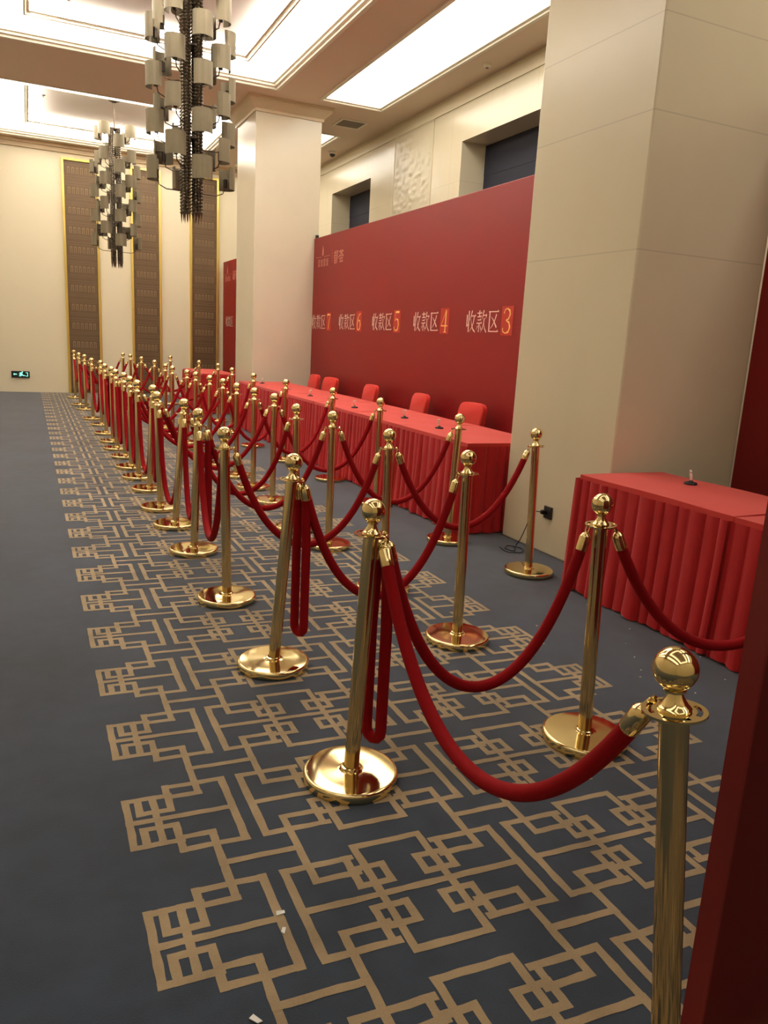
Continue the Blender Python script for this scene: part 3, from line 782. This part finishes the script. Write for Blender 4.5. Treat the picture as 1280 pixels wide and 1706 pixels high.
def rope_from(pts, label, grp, near):
    """pts: path from hook to hook, dense; split into hooks, ferrules and cord"""
    base = min(pts, key=lambda p: p.z)
    t = thing('barrier_rope', label, 'rope', base, 0, grp)
    P = [p-base for p in pts]
    ln = [0]
    for i in range(1, len(P)): ln.append(ln[-1]+(P[i]-P[i-1]).length)
    T = ln[-1]
    def at(s):
        s = min(max(s, 0), T)
        for i in range(1, len(P)):
            if ln[i] >= s: return P[i-1].lerp(P[i], (s-ln[i-1])/max(1e-9, ln[i]-ln[i-1]))
        return P[-1].copy()
    hk, fe = .032, .062
    n = 72 if near else 24; sd = 14 if near else 8
    mb = MB(); mb.tube([at(hk+fe-.01+(T-2*(hk+fe)+.02)*i/n) for i in range(n+1)], ROPE_R, sd); mb.build('cord', M_ROPE, t)
    for s0, sg in ((0, 1), (T, -1)):
        mb = MB()
        ss = [hk-.004, hk, hk+.008, hk+.012, hk+fe-.006, hk+fe]; rr = [.006, .013, .0185, .0205, .0212, .0205]
        mb.tube([at(s0+sg*q) for q in ss], rr, sd); mb.build('ferrule', M_BRASS, t)
        mb = MB(); q = [at(s0+sg*v) for v in (0, .012, .026, hk)]
        dirn = (q[3]-q[0]).normalized(); side = Vector((-dirn.y, dirn.x, 0)); side = side.normalized() if side.length > 1e-4 else Vector((1, 0, 0))
        lp = [q[0]+dirn*.014+(dirn*cos(a)*-.017+side*sin(a)*.010) for a in [2*pi*k/10 for k in range(10)]]
        mb.tube(lp, .0032, 6, closed=True); mb.tube([q[2], q[3]], .005, 6); mb.build('hook', M_BRASS, t)
    return t
def hookpt(key, toward, spread=0.):
    c = TOPS[key]; d = Vector((toward.x-c.x, toward.y-c.y, 0)).normalized()
    if spread: d = Matrix.Rotation(spread, 3, 'Z') @ d
    return c+d*.049+Vector((0, 0, .002))
def rope(k1, k2, label, grp, L=1.46, near=False, s1=0., s2=0.):
    a = hookpt(k1, TOPS[k2], s1); b = hookpt(k2, TOPS[k1], s2)
    return rope_from(catenary(a, b, L, 60), label, grp, near)
def loop_rope(k, ang, label, grp, near=True, L=1.46):
    c = TOPS[k]; e = Vector((cos(ang), sin(ang), 0)); s = Vector((-e.y, e.x, 0))
    a = c+e*.046+s*.017+Vector((0, 0, .002)); b = c+e*.046-s*.017+Vector((0, 0, .002))
    w_ = .031; H = L/2-.02; P = []
    for i in range(25):
        u = i/24; wid = .017+(w_-.017)*min(1, u*2.2)*(1 if u < .8 else 1)
        P.append(c+e*(.046+.02*min(1, u*6))+s*wid+Vector((0, 0, .002-u*(H-w_))))
    for i in range(1, 12):
        a_ = pi*i/12; P.append(c+e*.066+s*(w_*cos(a_))+Vector((0, 0, .002-(H-w_)-w_*sin(a_))))
    for i in range(24, -1, -1):
        u = i/24; wid = .017+(w_-.017)*min(1, u*2.2)
        P.append(c+e*(.046+.02*min(1, u*6))-s*wid+Vector((0, 0, .002-u*(H-w_))))
    return rope_from(P, label, grp, near)
rope('P0', ('A', 0), 'red velvet rope from the closest stanchion to the left line', 'front rope', 1.54, True, 0, .35)
for i in range(len(A)):
    rope(('A', i), ('B', i), 'red velvet rope across the %s lane, between left line and middle line' % ORD[i], 'ropes across the lanes', 1.46 if i else 1.46, i < 4)
for i in range(2, len(A)-1):
    sp = TOPS[('A', i+1)]-TOPS[('A', i)]
    rope(('A', i), ('A', i+1), 'red velvet rope along the left line, joining its %s and %s stanchions' % (ORD[i], ORD[i+1]), 'ropes along the left line', 1.62 if sp.length < 1.4 else sp.length*1.15, i < 5)
loop_rope(('A', 0), R(28), 'folded red velvet rope hanging straight down from the first left line stanchion', 'folded ropes', True, 1.5)
loop_rope(('A', 1), R(24), 'folded red velvet rope hanging straight down from the second left line stanchion', 'folded ropes')
loop_rope(('A', 3), R(-20), 'folded red velvet rope hanging straight down from the fourth left line stanchion', 'folded ropes')
for i in (6, 8, 10, 12): loop_rope(('A', i), R(-35 if i % 4 else 20), 'folded red velvet rope hanging straight down from the %s left line stanchion' % ORD[i], 'folded ropes', False)
pairs = [(0, 2), (1, 3), (2, 5), (3, 6), (4, 8), (5, 10), (6, 12), (7, 14), (8, 15), (9, 16)]
for ci, bi in pairs:
    rope(('B', bi), ('C', ci), 'red velvet rope from the middle line to the %s stanchion along the tables' % ORD[ci], 'ropes to the table line', 1.46, ci < 2)
rope(('B', 0), 'C0', 'red velvet rope running off the right edge before the nearest table', 'front rope', 1.36, True)

# ------------------------------------------------------------------ bits of paper on the carpet
for i, (x, y, lab, s) in enumerate(((.52, 1.59, 'small white paper scrap on the carpet near the nearest fret comb', .012), (.51, 1.53, 'small crumpled paper bit on a carpet line below the first scrap', .010), (.38, 1.31, 'white paper scrap at the bottom edge of the picture', .014))):
    mb = MB(); vs = [(-s, -s*.4, .003), (s*.9, -s*.5, .005), (s, s*.4, .004), (-s*.8, s*.5, .007)]
    mb.add(vs+[(a, b, c-.002) for a, b, c in vs], [(0, 1, 2, 3), (7, 6, 5, 4), (0, 4, 5, 1), (1, 5, 6, 2), (2, 6, 7, 3), (3, 7, 4, 0)])
    o = mb.build('paper_scrap', M_PAPER, loc=(x, y, .0)); o.rotation_euler = (0, 0, i*1.1); tag(o, lab, 'paper', 'paper scraps')
mb = MB(); rnd = random.Random(5)
for x, y in ((2.87, 2.91), (2.85, 2.26), (2.54, 2.47), (2.48, 2.41), (2.62, 2.6), (2.2, 2.9), (2.7, 2.75), (2.95, 2.5), (2.4, 3.1), (2.75, 3.4), (2.6, 2.2), (2.9, 3.3)):
    s = rnd.uniform(.0018, .0032); mb.box((x-s, y-s, .0013), (x+s, y+s*.8, .004))
tag(mb.build('paper_specks', M_PAPER), 'tiny white specks scattered on the carpet before the nearest table', 'debris', None, 'stuff')
